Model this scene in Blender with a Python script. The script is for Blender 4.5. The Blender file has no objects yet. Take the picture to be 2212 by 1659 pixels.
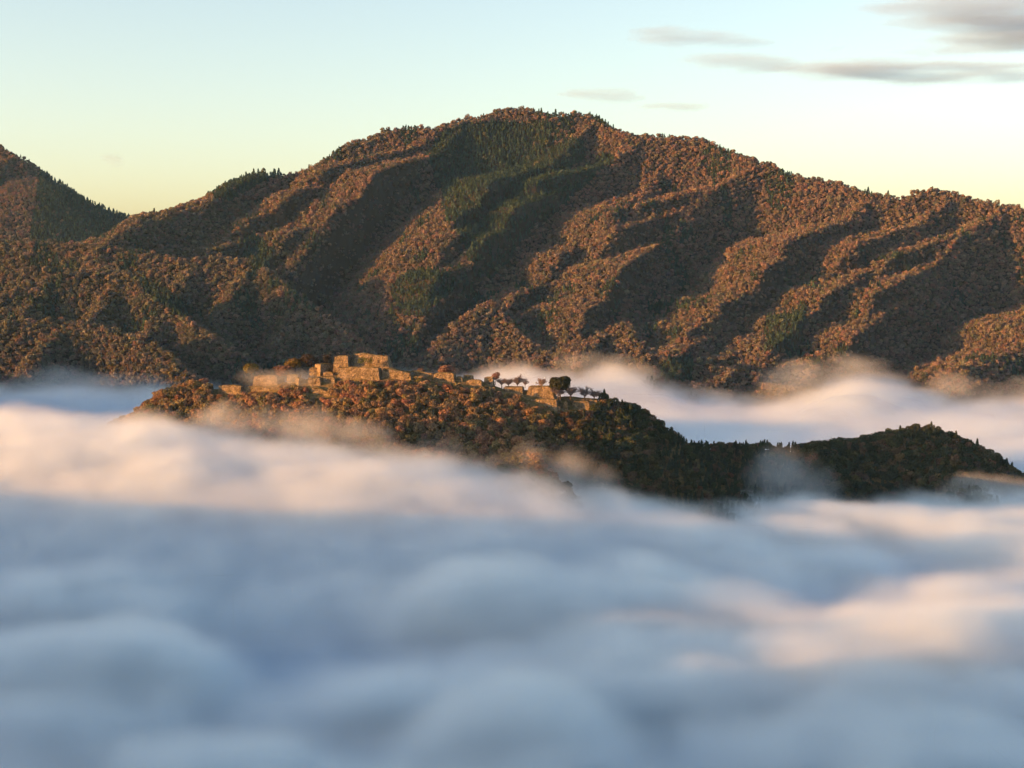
import bpy, math, random
import numpy as np
from mathutils import Vector, Matrix

# ------------------------------------------------------------------ camera, sky, sun, exposure
S = bpy.context.scene
C = S.collection
ZC = 420.0                       # camera height above sea level
F = 3038.7                       # focal length in units of a 2212-wide picture
PITCH = math.radians(4.2)
cam_d = bpy.data.cameras.new("camera"); cam = bpy.data.objects.new("camera", cam_d); C.objects.link(cam)
cam.location = (0, 0, ZC); cam.rotation_euler = (math.radians(90) - PITCH, 0, 0)
cam_d.sensor_width = 36.0; cam_d.lens = 36.0 * F / 2212.0
cam_d.clip_start = 1.0; cam_d.clip_end = 60000.0
S.camera = cam

SUN_EL = math.radians(8.6)
SUN_AZ = math.radians(22.0)      # how far behind the camera's left the sun stands
to_sun = Vector((-math.cos(SUN_EL) * math.cos(SUN_AZ), -math.cos(SUN_EL) * math.sin(SUN_AZ), math.sin(SUN_EL)))
sl = bpy.data.lights.new("sun", 'SUN'); sl.energy = 4.6; sl.angle = math.radians(0.5); sl.color = (1.0, 0.40, 0.075)
so = bpy.data.objects.new("sun", sl); C.objects.link(so); so.rotation_euler = to_sun.to_track_quat('Z', 'Y').to_euler()

W = bpy.data.worlds.new("World"); S.world = W; W.use_nodes = True
wn = W.node_tree; wn.nodes.clear()
sky = wn.nodes.new("ShaderNodeTexSky"); sky.sky_type = 'NISHITA'; sky.sun_disc = False
sky.sun_elevation = SUN_EL
sky.sun_rotation = math.atan2(to_sun.x, to_sun.y)
sky.altitude = 400; sky.air_density = 1.0; sky.dust_density = 2.6; sky.ozone_density = 1.0
bg = wn.nodes.new("ShaderNodeBackground"); bg.inputs[1].default_value = 0.1
wo = wn.nodes.new("ShaderNodeOutputWorld")
tn = wn.nodes.new('ShaderNodeMixRGB'); tn.blend_type = 'MULTIPLY'; tn.inputs[0].default_value = 1.0; tn.inputs[2].default_value = (1.13, 1.025, 0.95, 1)
wn.links.new(sky.outputs[0], tn.inputs[1]); wn.links.new(tn.outputs[0], bg.inputs[0]); wn.links.new(bg.outputs[0], wo.inputs[0])

S.view_settings.view_transform = 'Standard'; S.view_settings.look = 'None'
S.view_settings.gamma = 1.0; S.view_settings.use_curve_mapping = False
S.view_settings.exposure = 1.9
S.render.engine = 'CYCLES'
cy = S.cycles
cy.max_bounces = 6; cy.diffuse_bounces = 2; cy.glossy_bounces = 1; cy.transmission_bounces = 2; cy.volume_bounces = 6
cy.transparent_max_bounces = 6
cy.use_adaptive_sampling = True; cy.adaptive_threshold = 0.03
cy.use_denoising = True
cy.volume_step_rate = 1.5; cy.volume_max_steps = 256

# ------------------------------------------------------------------ helpers
def U(px, py, Y):
    """the point at distance Y that stands at (px, py) of the 2212-wide photograph"""
    u = (px - 1106.0) / F; v = (829.5 - py) / F
    dy = math.cos(PITCH) + v * math.sin(PITCH); dz = -math.sin(PITCH) + v * math.cos(PITCH)
    k = Y / dy
    return (u * k, Y, ZC + dz * k)

def nz(rng, x, y, cell, seed=0):
    """smooth value noise in -1..1 at world positions (numpy)"""
    r = np.random.RandomState(1000 + seed); T = r.uniform(-1, 1, (256, 256))
    gx, gy = x / cell, y / cell
    i, j = np.floor(gx).astype(int), np.floor(gy).astype(int)
    fx, fy = gx - i, gy - j
    fx = fx * fx * fx * (fx * (fx * 6 - 15) + 10); fy = fy * fy * fy * (fy * (fy * 6 - 15) + 10)
    a = T[i % 256, j % 256]; b = T[(i + 1) % 256, j % 256]; c = T[i % 256, (j + 1) % 256]; d = T[(i + 1) % 256, (j + 1) % 256]
    return (a * (1 - fx) + b * fx) * (1 - fy) + (c * (1 - fx) + d * fx) * fy

def fbm(x, y, cell, octaves=4, seed=0, gain=0.5):
    t = np.zeros_like(x, dtype=float); a = 1.0; n = 0.0
    for k in range(octaves):
        t += a * nz(None, x + 37.3 * k, y - 91.7 * k, cell / 2 ** k, seed + 17 * k); n += a; a *= gain
    return t / n

def sstep(a, b, x):
    t = np.clip((x - a) / (b - a), 0, 1); return t * t * (3 - 2 * t)

def ridges_height(x, y, ridges):
    """height of the land: under every ridge line the ground falls away on both sides; the highest of these wins"""
    best = np.full(x.shape, -1e9)
    for pts, slope, rad in ridges:
        for (ax, ay, az), (bx, by, bz) in zip(pts[:-1], pts[1:]):
            dx, dy = bx - ax, by - ay; L2 = dx * dx + dy * dy + 1e-9
            t = np.clip(((x - ax) * dx + (y - ay) * dy) / L2, 0, 1)
            d = np.hypot(x - (ax + t * dx), y - (ay + t * dy))
            if isinstance(slope, tuple):                      # gentle near the crest on the sunny side, steep on the other
                g, far_, st = slope
                drop = np.where(dx * (y - ay) - dy * (x - ax) < 0, g * np.minimum(d, 240) + far_ * np.maximum(d - 240, 0), st * d)
                h = az + t * (bz - az) - drop
            else: h = az + t * (bz - az) - slope * (np.sqrt(d * d + rad * rad) - rad)
            best = np.maximum(best, h)
    return best

def new_mesh(name, verts, faces, mat=None, smooth=False):
    me = bpy.data.meshes.new(name); me.from_pydata(verts, [], faces); me.update()
    if mat: me.materials.append(mat)
    if smooth: me.polygons.foreach_set("use_smooth", [True] * len(me.polygons))
    return me

def grid_mesh(name, xs, ys, Z, mat=None):
    nx, ny = len(xs), len(ys)
    X, Y = np.meshgrid(xs, ys, indexing='ij')
    co = np.stack([X, Y, Z], -1).reshape(-1, 3).astype(np.float32)
    i, j = np.meshgrid(np.arange(nx - 1), np.arange(ny - 1), indexing='ij')
    a = (i * ny + j).ravel()
    fa = np.stack([a, a + ny, a + ny + 1, a + 1], -1).astype(np.int32)
    me = bpy.data.meshes.new(name)
    me.vertices.add(len(co)); me.vertices.foreach_set("co", co.ravel())
    me.loops.add(fa.size); me.loops.foreach_set("vertex_index", fa.ravel())
    me.polygons.add(len(fa)); me.polygons.foreach_set("loop_start", np.arange(0, fa.size, 4, dtype=np.int32))
    me.polygons.foreach_set("use_smooth", np.ones(len(fa), dtype=bool))
    me.update(calc_edges=True)
    if mat: me.materials.append(mat)
    return me

def tag(o, label, cat=None, group=None, kind=None):
    o["label"] = label
    if cat: o["category"] = cat
    if group: o["group"] = group
    if kind: o["kind"] = kind
    return o

def link(name, data, parent=None):
    o = bpy.data.objects.new(name, data); C.objects.link(o)
    if parent: o.parent = parent
    return o

def mat_new(name):
    m = bpy.data.materials.new(name); m.use_nodes = True; nt = m.node_tree; nt.nodes.clear()
    return m, nt, nt.nodes.new("ShaderNodeOutputMaterial")

def simple_mat(name, col, rough=0.9):
    m, nt, out = mat_new(name)
    b = nt.nodes.new("ShaderNodeBsdfPrincipled"); b.inputs["Base Color"].default_value = (*col, 1); b.inputs["Roughness"].default_value = rough
    b.inputs["Specular IOR Level"].default_value = 0.1
    nt.links.new(b.outputs[0], out.inputs[0]); return m

M_soil = simple_mat("forest floor", (0.035, 0.028, 0.018))
M_fogcore = simple_mat("shaded fog body", (0.12, 0.24, 0.41), 1.0)  # dark blue colour stands in for the shade deep inside the fog

# ------------------------------------------------------------------ the land
def MD(py, k=1.7): return 2480 + (800 - py) * k            # distance of the mountain face at a height in the photo
def mr(pts, slope=0.85, rad=12, off=8, k=1.7, d0=0):
    return ([U(px, py + off, MD(py, k) + d0) for px, py in pts], slope, rad)

main_crest = [(215, 520), (297, 468), (360, 458), (440, 432), (480, 405), (530, 375), (560, 368), (600, 367), (640, 368), (680, 355), (720, 325),
    (760, 300), (820, 280), (870, 270), (940, 270), (980, 255), (1010, 247), (1060, 240), (1075, 230), (1120, 226), (1165, 234), (1180, 242),
    (1230, 238), (1245, 234), (1280, 239), (1310, 260), (1350, 280), (1400, 287), (1470, 287), (1520, 290), (1560, 312), (1600, 327), (1650, 344),
    (1690, 362), (1740, 375), (1800, 384), (1860, 402), (1900, 412), (1950, 420), (1990, 407), (2030, 404), (2080, 414), (2130, 427), (2212, 442), (2320, 470), (2450, 520)]
R = [([U(px, py + 8, MD(py) - max(0, 640 - px) * 0.6) for px, py in main_crest], 1.3, 12)]
spurs = [
    [(560, 368), (500, 410), (420, 470), (340, 510), (270, 560)],
    [(700, 345), (600, 415), (500, 475), (390, 520), (330, 560)],
    [(955, 275), (880, 320), (800, 375), (720, 425), (640, 485), (590, 520), (540, 560)],
    [(1000, 262), (940, 330), (880, 390), (800, 450), (700, 520), (610, 590), (570, 640)],
    [(940, 330), (890, 420), (870, 500), (840, 590), (800, 680), (770, 760)],
    [(1165, 245), (1100, 330), (1020, 430), (960, 520), (930, 600)],
    [(1285, 250), (1190, 350), (1130, 410), (1090, 460), (1040, 540), (1010, 600)],
    [(1390, 295), (1310, 350), (1260, 395), (1190, 460), (1120, 525), (1050, 590), (980, 640), (920, 690), (880, 760)],
    [(1440, 295), (1400, 380), (1330, 460), (1250, 540), (1180, 620), (1120, 700), (1080, 790)],
    [(1650, 350), (1560, 395), (1490, 445), (1440, 520), (1380, 600), (1340, 690), (1290, 790)],
    [(1700, 375), (1640, 440), (1590, 530), (1540, 620), (1470, 700), (1410, 790)],
    [(1890, 415), (1830, 470), (1780, 520), (1700, 590), (1640, 640), (1590, 690), (1540, 750), (1500, 810)],
    [(2060, 420), (1980, 480), (1900, 570), (1850, 620), (1800, 670), (1720, 710), (1650, 770), (1600, 830)],
    [(2180, 440), (2080, 500), (2010, 570), (1950, 650), (1880, 720), (1800, 790), (1740, 850)],
    [(2330, 480), (2240, 540), (2150, 620), (2080, 690), (2000, 770), (1950, 840)],
    [(2450, 540), (2350, 640), (2230, 730), (2130, 820)],
]
R += [mr(s, (0.23, 0.8, 1.8), 6, 4) for k, s in enumerate(spurs) if k not in (1, 4, 5, 8, 10, 14)]
R += [mr(s, (0.25, 0.9, 1.2), 6, 36) for k, s in enumerate(spurs) if k in (1, 8)]
front = [
    ([(-150, 480), (0, 515), (100, 525), (200, 535), (290, 545), (400, 565), (480, 560), (560, 575), (640, 645), (740, 705), (800, 770)], -60),
    ([(290, 545), (200, 590), (110, 650), (20, 720)], -60), ([(430, 562), (380, 620), (300, 680), (240, 740)], -60), ([(540, 570), (500, 640), (460, 700), (450, 770)], -60), ([(650, 650), (610, 710), (600, 780)], -60),
    ([(-100, 650), (0, 640), (110, 605), (200, 590), (270, 592), (350, 655), (430, 715), (520, 775)], -190), ([(110, 605), (40, 680), (0, 760)], -190), ([(260, 595), (220, 660), (150, 730)], -190), ([(360, 660), (320, 720), (300, 790)], -190),
    ([(-100, 720), (20, 700), (140, 695), (240, 710), (330, 755), (400, 800)], -290), ([(140, 695), (90, 750), (60, 800)], -290)]
R += [mr(s, 1.3, 7, -6, 1.2, d0 * 1.45) for s, d0 in front]
R += [mr([(1060, 645), (1000, 690), (940, 750)], 0.8, 10, 6, 1.5, -60), mr([(1060, 645), (1110, 700), (1170, 775)], 0.8, 10, 6, 1.5, -60),
      mr([(1345, 690), (1370, 730), (1400, 790)], 0.8, 14, 6, 1.5, -50)]

xs = np.arange(-1500, 1700, 9.0); ys = np.arange(1950, 4050, 9.0)
X, Y = np.meshgrid(xs, ys, indexing='ij')
cpx, cpy = np.array(main_crest, float).T
def mountain_h(x, y):
    wx = x + 4 * fbm(x, y, 90, 3, 5); wy = y + 4 * fbm(x, y, 90, 3, 9)
    h = ridges_height(wx, wy, R) + 4 * fbm(x, y, 70, 3, 3) - 4
    pc = np.interp(1106 + F * x / y, cpx, cpy + 7)                 # nothing rises above the traced skyline
    lim = ZC + y * np.tan(np.arctan((829.5 - pc) / F) - PITCH)
    return np.maximum(np.minimum(h, lim), 150)
Zm = mountain_h(X, Y)
mountain = tag(link("mountain", grid_mesh("mountain", xs, ys, Zm, M_soil)), "long mountain with steep spurs behind the castle hill", "mountain", kind="structure")

def LD(py): return 3900 + (520 - py) * 1.2
Lcrest = [(-500, 160), (-250, 215), (-100, 265), (0, 312), (45, 339), (90, 369), (150, 406), (200, 437), (250, 459), (297, 474), (360, 500), (450, 560)]
def LC(px, py): return 4056 + (px - 45) * 1.25 if px > 45 else 4056 + (45 - px) * 0.9
L = [([U(px, py + 5, LC(px, py)) for px, py in Lcrest], 0.95, 12),
     ([U(px, py, LC(px, py) - (py - 339) * 1.4) for px, py in [(45, 339), (70, 380), (55, 440), (35, 500), (0, 570)]], (0.35, 0.6, 1.3), 8)]
xl = np.arange(-2600, -500, 12.0); yl = np.arange(3300, 4900, 12.0)
def left_h(x, y):
    wx = x + 14 * fbm(x, y, 90, 3, 25); wy = y + 14 * fbm(x, y, 90, 3, 29)
    return np.maximum(ridges_height(wx, wy, L) + 5 * fbm(x, y, 70, 3, 23), 150)
XL, YL = np.meshgrid(xl, yl, indexing='ij')
tag(link("mountain", grid_mesh("mountain", xl, yl, left_h(XL, YL), M_soil)), "steep mountain at the left edge, its right flank in shade", "mountain", kind="structure")

# castle hill
def HD(px): return 1330 + 0.0 * px
hill_top = [(300, 905), (345, 880), (400, 844), (440, 840), (520, 836), (600, 828), (690, 814), (760, 808), (830, 804), (880, 806), (930, 811), (985, 814), (1030, 826), (1085, 840), (1140, 844), (1200, 855), (1290, 868),
    (1340, 890), (1400, 926), (1450, 961), (1500, 971), (1580, 972), (1650, 972), (1690, 980), (1720, 974), (1800, 968), (1880, 957), (1930, 943), (1990, 934),
    (2030, 945), (2080, 970), (2130, 1003), (2175, 1042), (2210, 1085), (2250, 1130)]
def HDIST(px): return 1325 + 190 * float(sstep(1180, 2050, np.array(px)))
def HP(px, py, near=0): return U(px, py, HDIST(px) - near)
H = [([HP(px, py) for px, py in hill_top], 0.8, 20),
     ([HP(400, 845), HP(330, 900, 30), HP(200, 1000, 80), HP(60, 1120, 140)], 0.7, 20),
     ([HP(700, 850, 20), HP(720, 900, 50), HP(760, 1000, 100), HP(800, 1120, 160)], 0.75, 20),
     ([HP(1000, 838, 10), HP(1060, 900, 50), HP(1120, 960, 95), HP(1190, 1040, 140), HP(1240, 1085, 170)], (0.7, 0.7, 1.1), 18),
     ([HP(1990, 934), HP(2040, 990, 50), HP(2080, 1060, 110)], 0.85, 16)]
xh = np.arange(-560, 860, 6.0); yh = np.arange(1040, 1800, 6.0)
def hill_h(x, y):
    wx = x + 6 * fbm(x, y, 40, 3, 45); wy = y + 6 * fbm(x, y, 40, 3, 49)
    return np.maximum(ridges_height(wx, wy, H) + 2.5 * fbm(x, y, 30, 3, 43), 150)
XH, YH = np.meshgrid(xh, yh, indexing='ij')
castle_hill = tag(link("castle_hill", grid_mesh("castle_hill", xh, yh, hill_h(XH, YH), M_soil)), "narrow wooded hill carrying the castle ruins, rising out of the fog", "hill", kind="structure")

# unseen hillside left of the frame, its crest and notches shaped to shade the fog
CAST = [([(-900, 1500, 215), (-900, 1091, 288), (-900, 900, 324), (-900, 770, 336), (-900, 690, 366), (-900, 610, 403), (-900, 560, 416), (-900, 515, 376), (-900, 456, 334), (-900, 400, 362), (-900, 345, 380), (-900, 300, 350), (-900, 265, 350), (-900, 200, 396), (-900, 100, 470), (-900, -300, 560), (-700, -900, 560)], 0.6, 20),
        ([(-900, 1250, 420), (-920, 1450, 440), (-1150, 1900, 345), (-1250, 2240, 340), (-1300, 2550, 320), (-1300, 2800, 330)], 0.6, 20)]  # second unseen ridge, added to shade the far fog
xc = np.arange(-2000, -520, 20.0); yc = np.arange(-1200, 3000, 20.0)
XCc, YCc = np.meshgrid(xc, yc, indexing='ij')
tag(link("hillside", grid_mesh("hillside", xc, yc, np.maximum(ridges_height(XCc, YCc, CAST) + 8 * fbm(XCc, YCc, 120, 3, 63), 150), M_soil)), "unseen hillside left of the valley, shaped to shade the fog", "hill", kind="structure")
gx = np.linspace(-14000, 14000, 9); 
tag(link("valley_floor", grid_mesh("valley_floor", gx, np.linspace(-2000, 26000, 9), np.full((9, 9), 152.0), M_soil)), "valley floor under the fog", "ground", kind="structure")

# ------------------------------------------------------------------ trees
def foliage_mat(name, kind, translucent=0.25):
    m, nt, out = mat_new(name); N = nt.nodes.new; L_ = nt.links.new
    at = N("ShaderNodeAttribute"); at.attribute_type = kind; at.attribute_name = "tint"
    v = N("ShaderNodeAttribute"); v.attribute_type = 'GEOMETRY'; v.attribute_name = "leaf"
    h = N("ShaderNodeHueSaturation"); L_(at.outputs["Color"], h.inputs["Color"])
    mr_ = N("ShaderNodeMapRange"); mr_.inputs[3].default_value = 0.72; mr_.inputs[4].default_value = 1.25; L_(v.outputs["Fac"], mr_.inputs[0]); L_(mr_.outputs[0], h.inputs["Value"])
    mh = N("ShaderNodeMapRange"); mh.inputs[3].default_value = 0.485; mh.inputs[4].default_value = 0.515; L_(v.outputs["Fac"], mh.inputs[0]); L_(mh.outputs[0], h.inputs["Hue"])
    d = N("ShaderNodeBsdfDiffuse"); t = N("ShaderNodeBsdfTranslucent"); mx = N("ShaderNodeMixShader"); mx.inputs[0].default_value = translucent
    L_(h.outputs[0], d.inputs[0]); L_(h.outputs[0], t.inputs[0]); L_(d.outputs[0], mx.inputs[1]); L_(t.outputs[0], mx.inputs[2]); L_(mx.outputs[0], out.inputs[0])
    return m
M_leaf_i = foliage_mat("leaves of a wood", 'INSTANCER'); M_leaf_o = foliage_mat("leaves of a tree", 'OBJECT')
M_bark = simple_mat("bark", (0.05, 0.042, 0.036)); M_bark_pale = simple_mat("pale bare twigs", (0.13, 0.105, 0.105))

def tube(vs, fs, pts, rads, n=5):
    b = len(vs); up = Vector((0.3, 0.2, 1)).normalized()
    for k, (p, r) in enumerate(zip(pts, rads)):
        d = (Vector(pts[min(k + 1, len(pts) - 1)]) - Vector(pts[max(k - 1, 0)])).normalized()
        a = d.cross(Vector((1, 0, 0)) if abs(d.x) < 0.8 else Vector((0, 1, 0))).normalized(); c = d.cross(a)
        for i in range(n):
            t = 2 * math.pi * i / n
            vs.append(tuple(Vector(p) + (a * math.cos(t) + c * math.sin(t)) * r))
    for k in range(len(pts) - 1):
        for i in range(n):
            fs.append((b + k * n + i, b + k * n + (i + 1) % n, b + (k + 1) * n + (i + 1) % n, b + (k + 1) * n + i))

def leaf_quads(vs, fs, P, Nrm, size, rng):
    """one small bent leaf spray per point"""
    for p, n in zip(P, Nrm):
        n = Vector(n).normalized(); a = n.cross(Vector(rng.normal(size=3))).normalized(); c = n.cross(a)
        s = size * rng.uniform(0.65, 1.35); q = s * rng.uniform(0.55, 0.9); b = len(vs); p = Vector(p)
        vs += [tuple(p - a * s), tuple(p - c * q + n * s * .25), tuple(p + a * s), tuple(p + c * q + n * s * .25)]
        fs += [(b, b + 1, b + 2, b + 3)]

def crown_points(rng, n, lobes):
    P, Nn = [], []
    w = np.array([r ** 2 for _, r in lobes]); w = w / w.sum()
    while len(P) < n:
        c, r = lobes[rng.choice(len(lobes), p=w)]
        d = rng.normal(size=3); d /= np.linalg.norm(d)
        if d[2] < -0.8: continue
        p = np.array(c) + d * r * rng.uniform(0.72, 1.05) * np.array([1, 1, 0.85])
        if any(np.linalg.norm((p - np.array(c2)) / np.array([1, 1, .85])) < r2 * 0.68 for c2, r2 in lobes): continue
        P.append(p); Nn.append(d + rng.normal(size=3) * 0.45)
    return P, Nn

def broadleaf(seed, n=170, leaf=0.95, R0=4.6, H0=11.0, trunk=True):
    rng = np.random.RandomState(seed)
    lobes = [((0, 0, H0 * 0.55), R0 * 0.74)]
    for k in range(rng.randint(4, 7)):
        a = rng.uniform(0, 6.28); r = R0 * rng.uniform(0.35, 0.6)
        lobes.append(((math.cos(a) * r, math.sin(a) * r, H0 * rng.uniform(0.32, 0.74)), R0 * rng.uniform(0.36, 0.6)))
    P, Nn = crown_points(rng, n, lobes)
    tv, tf = [], []
    tube(tv, tf, [(0, 0, -1.5), (0.1, 0, H0 * .3), (0.2, 0.1, H0 * .62)], [0.32, 0.24, 0.1])
    for c, r in lobes[1:]: tube(tv, tf, [(0.1, 0, H0 * .32), tuple(0.55 * np.array(c) + np.array([0, 0, H0 * .2])), c], [0.16, 0.1, 0.03], 4)
    cv, cf = [], []; leaf_quads(cv, cf, P, Nn, leaf, rng)
    return (tv, tf), (cv, cf)

def conifer(seed, n=150, leaf=0.9, R0=2.9, H0=15.0):
    rng = np.random.RandomState(seed); P, Nn = [], []
    for k in range(n):
        t = rng.uniform(0, 1) ** 0.75; t = 1 - t if k % 2 else t
        z = H0 * (0.16 + 0.84 * t); r = R0 * (1 - t) ** 0.8 * rng.uniform(0.6, 1.08) + 0.12; a = rng.uniform(0, 6.28)
        P.append((math.cos(a) * r, math.sin(a) * r, z)); Nn.append((math.cos(a) + rng.normal() * .3, math.sin(a) + rng.normal() * .3, 0.55 + rng.normal() * .3))
    tv, tf = [], []; tube(tv, tf, [(0, 0, -1.5), (0, 0, H0 * .5), (0, 0, H0 * .97)], [0.3, 0.2, 0.05])
    cv, cf = [], []; leaf_quads(cv, cf, P, Nn, leaf, rng)
    return (tv, tf), (cv, cf)

def bare(seed, H0=7.0, spread=4.2, n1=9, n2=10):
    """a leafless spreading cherry: trunk, limbs and a haze of fine twigs"""
    rng = np.random.RandomState(seed)
    tv, tf = [], []; tube(tv, tf, [(0, 0, -0.8), (0.1, 0, H0 * .12), (0.15, 0.1, H0 * .22)], [0.36, 0.28, 0.22], 6)
    cv, cf = [], []
    for k in range(n1):
        a = 6.28 * k / n1 + rng.uniform(-.6, .6); e = spread * rng.uniform(0.35, 1.1); z = H0 * rng.uniform(0.35, 1.0) * (1.1 - .3 * e / spread)
        p0 = Vector((0.15, 0.1, H0 * .2)); p2 = Vector((math.cos(a) * e, math.sin(a) * e, z)); p1 = p0.lerp(p2, 0.5) + Vector((0, 0, H0 * .08))
        tube(cv, cf, [p0, p1, p2], [0.22, 0.15, 0.07], 4)
        for j in range(n2):
            q0 = p0.lerp(p1, rng.uniform(.5, 1)) if j % 2 else p1.lerp(p2, rng.uniform(0, .9))
            q1 = q0 + Vector((rng.normal() * .9, rng.normal() * .9, rng.uniform(.3, 1.5)))
            tube(cv, cf, [q0, q1], [0.11, 0.06], 3)
            for i in range(7):
                w0 = q0.lerp(q1, rng.uniform(.3, 1)); tube(cv, cf, [w0, w0 + Vector((rng.normal() * .7, rng.normal() * .7, rng.uniform(.1, 1.0)))], [0.08, 0.045], 3)
    return (tv, tf), (cv, cf)

def tree_mesh(name, parts, mat, seed=0, bark=None):
    (tv, tf), (cv, cf) = parts
    me = bpy.data.meshes.new(name); me.from_pydata(tv + cv, [], tf + [tuple(i + len(tv) for i in f) for f in cf])
    me.materials.append(bark or M_bark); me.materials.append(mat)
    me.polygons.foreach_set("material_index", [0] * len(tf) + [1] * len(cf))
    lf = me.attributes.new("leaf", 'FLOAT', 'FACE'); lf.data.foreach_set("value", np.random.RandomState(seed).uniform(0, 1, len(tf) + len(cf)).astype(np.float32))
    me.update(); return me

WOOD_PROTO = []                                        # simple trees for the far wood: 5 broadleaved, 3 conifers
for k in range(8):
    parts = broadleaf(40 + k, n=95, leaf=1.5, R0=5.3, H0=11.5 + k % 3) if k < 5 else conifer(40 + k, n=60, leaf=1.5, R0=3.2, H0=14.0)
    WOOD_PROTO.append(bpy.data.objects.new("wood_tree", tree_mesh("wood_tree", parts, M_leaf_i, k)))
HILL_PROTO = []
for k in range(8):
    parts = broadleaf(80 + k, n=210, leaf=1.0, R0=5.2, H0=9.5 + k % 3) if k < 5 else conifer(80 + k, n=170, leaf=0.85, R0=2.7, H0=13.5)
    HILL_PROTO.append(bpy.data.objects.new("wood_tree", tree_mesh("wood_tree", parts, M_leaf_i, k)))

def project(x, y, z):
    dz = z - ZC; c, s = math.cos(PITCH), math.sin(PITCH)
    fw = y * c - dz * s; upv = y * s + dz * c
    return 1106 + F * x / fw, 829.5 - F * upv / fw

def inside(px, py, poly):
    r = np.zeros(px.shape, bool); n = len(poly)
    for k in range(n):
        (x1, y1), (x2, y2) = poly[k], poly[(k + 1) % n]
        hit = ((y1 > py) != (y2 > py)) & (px < (x2 - x1) * (py - y1) / (y2 - y1 + 1e-9) + x1)
        r ^= hit
    return r

def wood_object(name, P, pick, rot, scl, tint, protos):
    me = bpy.data.meshes.new(name); n = len(P)
    me.vertices.add(n); me.vertices.foreach_set("co", P.astype(np.float32).ravel())
    for nm, ty, val in (("pick", 'INT', pick.astype(np.int32)), ("rot", 'FLOAT', rot.astype(np.float32)), ("scl", 'FLOAT', scl.astype(np.float32))):
        me.attributes.new(nm, ty, 'POINT').data.foreach_set("value", val)
    col = np.concatenate([tint, np.ones((n, 1))], 1).astype(np.float32)
    me.attributes.new("tint", 'FLOAT_COLOR', 'POINT').data.foreach_set("color", col.ravel())
    ng = bpy.data.node_groups.new(name, 'GeometryNodeTree'); N = ng.nodes.new; Lk = ng.links.new
    ng.interface.new_socket("Geometry", in_out='INPUT', socket_type='NodeSocketGeometry')
    ng.interface.new_socket("Geometry", in_out='OUTPUT', socket_type='NodeSocketGeometry')
    gi = N("NodeGroupInput"); go = N("NodeGroupOutput"); jn = N("GeometryNodeJoinGeometry")
    for p in reversed(protos):
        oi = N("GeometryNodeObjectInfo"); oi.inputs["Object"].default_value = p; oi.inputs["As Instance"].default_value = True
        Lk(oi.outputs["Geometry"], jn.inputs[0])
    def na(nm, ty):
        a = N("GeometryNodeInputNamedAttribute"); a.data_type = ty; a.inputs[0].default_value = nm; return a.outputs[0]
    mp = N("GeometryNodeMeshToPoints"); Lk(gi.outputs[0], mp.inputs[0])
    ip = N("GeometryNodeInstanceOnPoints"); Lk(mp.outputs[0], ip.inputs["Points"]); Lk(jn.outputs[0], ip.inputs["Instance"])
    ip.inputs["Pick Instance"].default_value = True; Lk(na("pick", 'INT'), ip.inputs["Instance Index"])
    cx = N("ShaderNodeCombineXYZ"); Lk(na("rot", 'FLOAT'), cx.inputs[2]); 
    er = N("FunctionNodeEulerToRotation"); Lk(cx.outputs[0], er.inputs[0]); Lk(er.outputs[0], ip.inputs["Rotation"])
    cs = N("ShaderNodeCombineXYZ"); s_ = na("scl", 'FLOAT'); [Lk(s_, cs.inputs[i]) for i in range(3)]; Lk(cs.outputs[0], ip.inputs["Scale"])
    Lk(ip.outputs[0], go.inputs[0])
    o = link(name, me); md = o.modifiers.new("trees", 'NODES'); md.node_group = ng
    return o

def jitter_grid(x0, x1, y0, y1, step, rng):
    gx, gy = np.meshgrid(np.arange(x0, x1, step), np.arange(y0, y1, step), indexing='ij')
    x = (gx + rng.uniform(-.45, .45, gx.shape) * step).ravel(); y = (gy + rng.uniform(-.45, .45, gy.shape) * step).ravel()
    return x, y

def bil(Z, xs_, ys_, x, y):
    fx_ = (x - xs_[0]) / (xs_[1] - xs_[0]); fy_ = (y - ys_[0]) / (ys_[1] - ys_[0])
    i = np.clip(fx_.astype(int), 0, len(xs_) - 2); j = np.clip(fy_.astype(int), 0, len(ys_) - 2); a, b = fx_ - i, fy_ - j
    return (Z[i, j] * (1 - a) + Z[i + 1, j] * a) * (1 - b) + (Z[i, j + 1] * (1 - a) + Z[i + 1, j + 1] * a) * b

PAL_GAIN = 1.24
RUST, BROWN, TAN, OLIVE, RED, DKGREEN, GREEN, YELLOW = [PAL_GAIN * np.array(c) for c in
    ((.158, .103, .088), (.116, .090, .080), (.138, .118, .094), (.084, .088, .060), (.160, .088, .078), (.028, .050, .038), (.042, .062, .038), (.165, .15, .09))]
def pick_colours(weights, n, rng):
    pal = np.array([RUST, BROWN, TAN, OLIVE, RED, DKGREEN, GREEN, YELLOW])
    cs = np.cumsum(weights, 1); u = rng.uniform(0, 1, (n, 1)) * cs[:, -1:]
    k = (u > cs).sum(1)
    mean = (weights / weights.sum(1, keepdims=True)) @ pal
    return (0.62 * pal[k] + 0.38 * mean) * rng.uniform(0.85, 1.15, (n, 1)) * rng.uniform(0.94, 1.06, (n, 3)), k

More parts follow.
